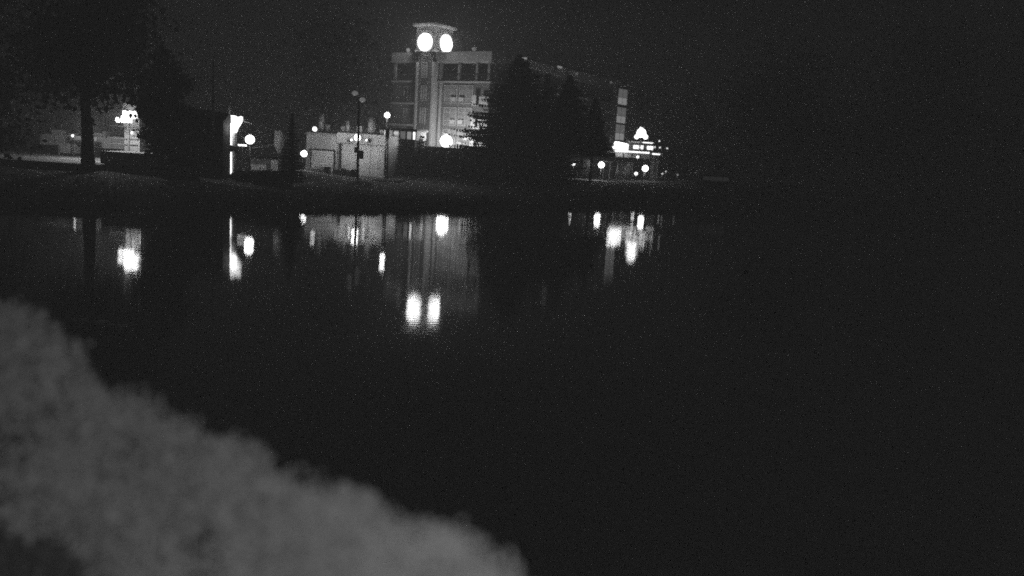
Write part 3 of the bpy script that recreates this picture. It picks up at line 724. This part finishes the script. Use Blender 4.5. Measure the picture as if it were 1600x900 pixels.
# ================================================================== foreground bush right under the camera
LUMPS = [(-1.67,2.44,4.17,0.052),(-1.53,2.39,4.13,0.047),(-1.41,2.35,4.10,0.052),(-1.32,2.31,4.05,0.045),(-1.26,2.29,4.02,0.043),(-1.17,2.23,3.96,0.049),(-1.15,2.21,3.93,0.059),(-1.07,2.18,3.93,0.055),(-0.98,2.14,3.93,0.053),(-0.95,2.13,3.90,0.042),(-0.86,2.08,3.91,0.047),(-0.76,2.02,3.89,0.040),(-0.67,1.97,3.91,0.037),(-0.63,1.94,3.89,0.036),(-0.52,1.85,3.88,0.036),(-0.40,1.75,3.87,0.045),(-0.35,1.71,3.90,0.042),(-0.28,1.65,3.92,0.040),(-0.22,1.59,3.90,0.039),(-0.17,1.54,3.94,0.029),(-0.09,1.44,3.97,0.029),(-0.07,1.40,3.95,0.032),(-0.04,1.36,3.96,0.033),(-0.01,1.32,3.97,0.033),(-0.00,1.29,3.95,0.033),(0.02,1.25,3.91,0.024),(-0.42,1.64,3.71,0.059),(-0.74,2.04,3.80,0.105),(-0.57,1.87,3.74,0.084),(-0.04,1.29,3.88,0.054),(-0.43,1.65,3.79,0.063),(-0.13,1.43,3.95,0.064),(-0.83,2.01,3.79,0.076),(-0.02,1.28,3.98,0.046),(-0.18,1.43,3.84,0.056),(-1.17,1.97,3.79,0.112),(0.02,1.28,3.90,0.049),(-1.16,1.99,3.79,0.116),(-0.97,2.05,3.94,0.103),(-0.86,1.92,3.82,0.081),(-1.23,2.16,4.02,0.105),(-1.42,2.32,4.05,0.133),(-1.06,1.95,3.79,0.076),(-0.03,1.28,3.88,0.041),(-1.10,2.06,3.85,0.112),(-1.50,2.42,4.02,0.139),(-0.21,1.45,3.86,0.052),(-0.05,1.35,3.83,0.053),(-0.34,1.58,3.71,0.083),(-0.56,1.74,3.67,0.067),(0.00,1.18,3.93,0.066),(-0.35,1.65,3.88,0.075),(-0.49,1.72,3.64,0.064),(-0.47,1.58,3.68,0.079),(-0.59,1.83,3.90,0.081),(-0.59,1.69,3.62,0.061),(-0.09,1.29,3.88,0.058),(-0.55,1.57,3.65,0.056),(-0.38,1.57,3.69,0.068),(-0.07,1.27,3.91,0.068),(-1.28,2.21,3.81,0.117),(-0.64,1.86,3.76,0.099),(-0.29,1.63,3.91,0.070),(-0.61,1.73,3.66,0.058),(-0.31,1.54,3.78,0.083),(-0.60,1.64,3.63,0.092),(-0.16,1.43,3.83,0.049),(-0.19,1.53,3.83,0.051),(-1.58,2.38,3.98,0.134),(-0.82,1.85,3.68,0.064),(-0.92,1.93,3.81,0.108),(-0.11,1.40,3.82,0.077),(0.02,1.29,3.88,0.044),(-0.36,1.63,3.71,0.076),(-0.12,1.49,3.86,0.060),(-0.42,1.61,3.65,0.065),(-1.18,2.13,3.79,0.118),(-0.83,1.98,3.70,0.083),(-1.67,2.34,3.96,0.117),(-0.43,1.66,3.82,0.061),(-1.33,2.17,3.92,0.079),(-0.15,1.43,3.82,0.079),(-1.52,2.15,3.89,0.131),(-0.34,1.58,3.66,0.080),(-0.50,1.71,3.67,0.078),(-0.67,1.97,3.80,0.083),(-1.62,2.39,3.96,0.103),(-0.29,1.48,3.75,0.062),(-0.85,2.12,3.85,0.065),(-0.53,1.78,3.72,0.063),(-0.11,1.36,3.81,0.075),(0.01,1.31,3.92,0.067),(-0.50,1.83,3.82,0.096),(-0.37,1.72,3.76,0.079),(-0.04,1.34,3.88,0.062),(-0.50,1.58,3.64,0.055),(-0.27,1.56,3.80,0.071),(-1.10,2.06,3.89,0.113),(-0.32,1.74,3.83,0.087),(-0.68,2.01,3.86,0.090),(-0.45,1.82,3.83,0.056),(-0.69,1.91,3.84,0.100),(-0.20,1.42,3.80,0.058),(-0.46,1.78,3.86,0.096),(-0.19,1.41,3.80,0.069),(-0.15,1.41,3.83,0.050),(-0.21,1.54,3.83,0.079),(-1.57,2.22,3.92,0.082),(-0.23,1.65,3.84,0.056),(-1.55,2.36,3.91,0.133),(-0.65,1.89,3.86,0.078),(-0.99,1.97,3.63,0.068),(-0.10,1.46,3.90,0.044),(-0.19,1.49,3.89,0.046),(-1.02,2.12,3.71,0.087),(-0.02,1.30,3.89,0.068),(-1.41,2.18,3.97,0.102),(-0.57,1.83,3.74,0.095),(-0.21,1.52,3.92,0.053),(-0.94,2.03,3.72,0.074),(-0.66,1.91,3.88,0.091),(-0.85,2.00,3.83,0.079),(-0.72,1.88,3.87,0.094),(-0.23,1.49,3.87,0.056),(-0.47,1.61,3.65,0.093),(-0.60,1.89,3.81,0.085),(-0.41,1.55,3.75,0.066),(-0.15,1.43,3.93,0.049),(-1.00,1.97,3.73,0.072),(-0.86,1.86,3.62,0.107),(-1.11,2.08,3.77,0.086),(-0.07,1.40,3.93,0.046),(-0.05,1.38,3.86,0.047),(-0.25,1.47,3.83,0.075),(-0.06,1.46,3.91,0.071),(-0.42,1.63,3.76,0.053),(-0.59,1.64,3.65,0.074),(-0.97,1.91,3.76,0.104),(-0.10,1.44,3.94,0.045),(-0.67,1.66,3.61,0.093),(-1.70,2.39,4.14,0.105),(-0.60,1.80,3.70,0.059),(-0.75,1.91,3.86,0.094),(-0.95,1.97,3.77,0.068),(-0.42,1.82,3.80,0.061),(-0.19,1.47,3.83,0.056),(-0.36,1.63,3.75,0.074),(-0.94,1.99,3.78,0.078),(-1.14,1.99,3.74,0.100),(-0.10,1.39,3.95,0.075),(-1.75,2.51,4.11,0.126),(-0.53,1.77,3.82,0.096),(-0.84,1.98,3.79,0.076),(-0.46,1.57,3.65,0.065),(-0.33,1.68,3.89,0.080),(-0.51,1.79,3.70,0.075),(-0.23,1.49,3.87,0.059),(-1.26,2.23,4.02,0.095),(-0.23,1.53,3.75,0.060),(-0.31,1.50,3.73,0.083),(-0.10,1.36,3.86,0.067),(-0.05,1.34,3.89,0.072),(-1.00,1.95,3.80,0.094),(-0.33,1.61,3.85,0.067),(-0.05,1.35,3.92,0.055),(-0.10,1.49,3.90,0.045),(-0.27,1.51,3.76,0.076),(-1.09,2.11,3.87,0.105),(-0.51,1.76,3.65,0.090),(-0.15,1.44,3.76,0.073),(-0.91,1.97,3.66,0.110),(-0.21,1.45,3.82,0.067),(-1.10,2.23,3.86,0.077),(-0.12,1.38,3.83,0.052),(-1.61,2.36,4.08,0.117),(-1.33,2.25,4.08,0.083),(-0.48,1.72,3.65,0.069),(-0.40,1.69,3.85,0.055),(-0.07,1.41,3.90,0.073),(-0.85,1.96,3.82,0.080),(-0.09,1.39,3.84,0.068),(-0.72,1.81,3.57,0.064),(-1.38,2.25,3.96,0.103),(-0.08,1.40,3.90,0.051),(-0.37,1.61,3.85,0.065),(-0.46,1.58,3.68,0.089),(-0.14,1.52,3.88,0.080),(-0.82,1.90,3.66,0.070),(-0.04,1.27,3.94,0.048),(-1.36,2.03,3.80,0.084),(-0.10,1.32,3.87,0.068),(-0.51,1.84,3.75,0.056),(-0.75,1.78,3.70,0.098),(-0.83,1.78,3.65,0.105),(-1.41,2.24,3.97,0.120)]
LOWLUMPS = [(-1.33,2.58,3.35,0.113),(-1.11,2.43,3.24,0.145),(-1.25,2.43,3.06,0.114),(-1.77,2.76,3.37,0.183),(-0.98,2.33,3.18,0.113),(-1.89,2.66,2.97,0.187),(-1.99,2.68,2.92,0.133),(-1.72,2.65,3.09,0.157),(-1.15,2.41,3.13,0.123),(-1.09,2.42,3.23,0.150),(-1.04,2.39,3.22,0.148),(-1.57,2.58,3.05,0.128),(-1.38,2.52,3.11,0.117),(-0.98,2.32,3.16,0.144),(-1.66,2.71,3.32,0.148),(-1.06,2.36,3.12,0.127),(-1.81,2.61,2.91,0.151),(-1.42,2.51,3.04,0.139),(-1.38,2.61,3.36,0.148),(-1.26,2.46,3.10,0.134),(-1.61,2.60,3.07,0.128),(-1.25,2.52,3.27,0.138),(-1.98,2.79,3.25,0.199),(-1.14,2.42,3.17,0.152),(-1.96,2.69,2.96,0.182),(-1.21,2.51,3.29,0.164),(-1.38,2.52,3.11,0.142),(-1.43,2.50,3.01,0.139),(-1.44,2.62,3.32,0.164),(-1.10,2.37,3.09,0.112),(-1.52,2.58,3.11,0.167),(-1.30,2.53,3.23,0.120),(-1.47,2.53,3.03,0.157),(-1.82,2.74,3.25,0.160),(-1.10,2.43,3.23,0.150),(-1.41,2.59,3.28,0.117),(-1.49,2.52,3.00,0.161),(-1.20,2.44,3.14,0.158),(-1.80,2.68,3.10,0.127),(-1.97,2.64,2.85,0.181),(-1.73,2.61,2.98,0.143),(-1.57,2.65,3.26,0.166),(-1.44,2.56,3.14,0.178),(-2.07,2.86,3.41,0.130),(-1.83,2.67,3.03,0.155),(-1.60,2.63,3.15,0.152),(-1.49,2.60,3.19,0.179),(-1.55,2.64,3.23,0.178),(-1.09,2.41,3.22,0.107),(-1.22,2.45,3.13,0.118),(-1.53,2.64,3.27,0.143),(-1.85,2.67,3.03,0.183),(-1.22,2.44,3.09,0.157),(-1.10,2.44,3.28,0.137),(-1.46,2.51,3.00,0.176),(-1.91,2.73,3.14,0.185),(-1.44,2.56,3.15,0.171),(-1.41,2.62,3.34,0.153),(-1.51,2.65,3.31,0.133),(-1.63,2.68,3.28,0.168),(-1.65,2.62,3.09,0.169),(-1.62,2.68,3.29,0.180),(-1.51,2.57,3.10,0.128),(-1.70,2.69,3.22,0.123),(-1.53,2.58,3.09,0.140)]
rg = random.Random(77)
bt = thing('leafy_bush', 'pale blurred leafy bush filling the lower left corner right before the camera', 'bush', (-.9, 2.0, 2.2))
bo = Vector((-.9, 2.0, 2.2)); lf = MB(); sm = MB()
for (x, y, z, r) in LUMPS:
    c = Vector((x, y, z))-bo
    for _ in range(330):
        d = Vector((rg.gauss(0, 1), rg.gauss(0, 1), rg.gauss(0, 1))).normalized()*r*(rg.random()**.4)*(1.05 if rg.random() < .85 else rg.uniform(1.05, 1.35))
        lf.leaf(c+d, 0.0075*rg.uniform(.6, 1.3)*(r/.045)**.5, rg)
for (x, y, z, r) in LUMPS[2:26]:      # long tips sticking up along the edge
    c = Vector((x, y, z))-bo
    for _ in range(9):
        a = c+Vector((rg.gauss(0, r), rg.gauss(0, r*.5), 0)); L = rg.uniform(.1, .75)*r
        tip = a+Vector((rg.gauss(0, .25)*L, rg.gauss(0, .2)*L, r*.55+L)); w = Vector((.006, 0, 0))
        lf.add([a-w, a+w, tip], [(0, 1, 2)]); m_ = a.lerp(tip, .5)
        for q in (.35, .55, .75, .95): lf.leaf(a.lerp(tip, q), .008, rg)
for (x, y, z, r) in LUMPS[20:26:2]:
    c = Vector((x, y, z))-bo
    b0 = Vector((c.x*.55, c.y*.3, -.1+ (0)));
    sm.path([b0, b0.lerp(c, .5)+Vector((0, 0, .12)), c], [.008, .006, .003], 6)
wt = thing('corner_shade_weeds', 'added low weeds in the bottom left corner, leaves coloured dark for the shade there', 'weeds', (-1.3, 2.0, 2.1))
wo = Vector((-1.3, 2.0, 2.1)); wf = MB()  # added clumps; the corner's shade is put into their dark leaf colour
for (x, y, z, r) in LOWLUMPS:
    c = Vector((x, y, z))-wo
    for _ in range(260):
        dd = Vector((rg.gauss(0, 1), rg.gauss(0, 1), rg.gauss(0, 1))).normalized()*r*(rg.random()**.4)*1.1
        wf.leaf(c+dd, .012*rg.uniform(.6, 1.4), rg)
wf.build('foliage', M['shadeleaf'], wt, stuff=True)
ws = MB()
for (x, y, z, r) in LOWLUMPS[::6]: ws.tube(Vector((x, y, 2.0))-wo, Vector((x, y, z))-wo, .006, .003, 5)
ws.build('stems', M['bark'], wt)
lf.build('foliage', M['bushleaf'], bt, stuff=True); sm.build('stems', M['bark'], bt)

# ================================================================== haze over the pond, added for the grey veil and lamp halos
hm = bpy.data.materials.new('veil_haze'); hm.use_nodes = True
n, l = hm.node_tree.nodes, hm.node_tree.links
n.remove(n['Principled BSDF'])
v = n.new('ShaderNodeVolumePrincipled')
v.inputs['Color'].default_value = (.9, .9, .9, 1); v.inputs['Density'].default_value = .0048
l.new(v.outputs[0], n['Material Output'].inputs['Volume'])
o = MB().box(-260, 280, -30, 260, -1.8, 24.5).build('added_haze', hm, stuff=True)
o['label'] = 'thin haze added over the whole pond for its grey veil and lamp halos'; o['category'] = 'mist'
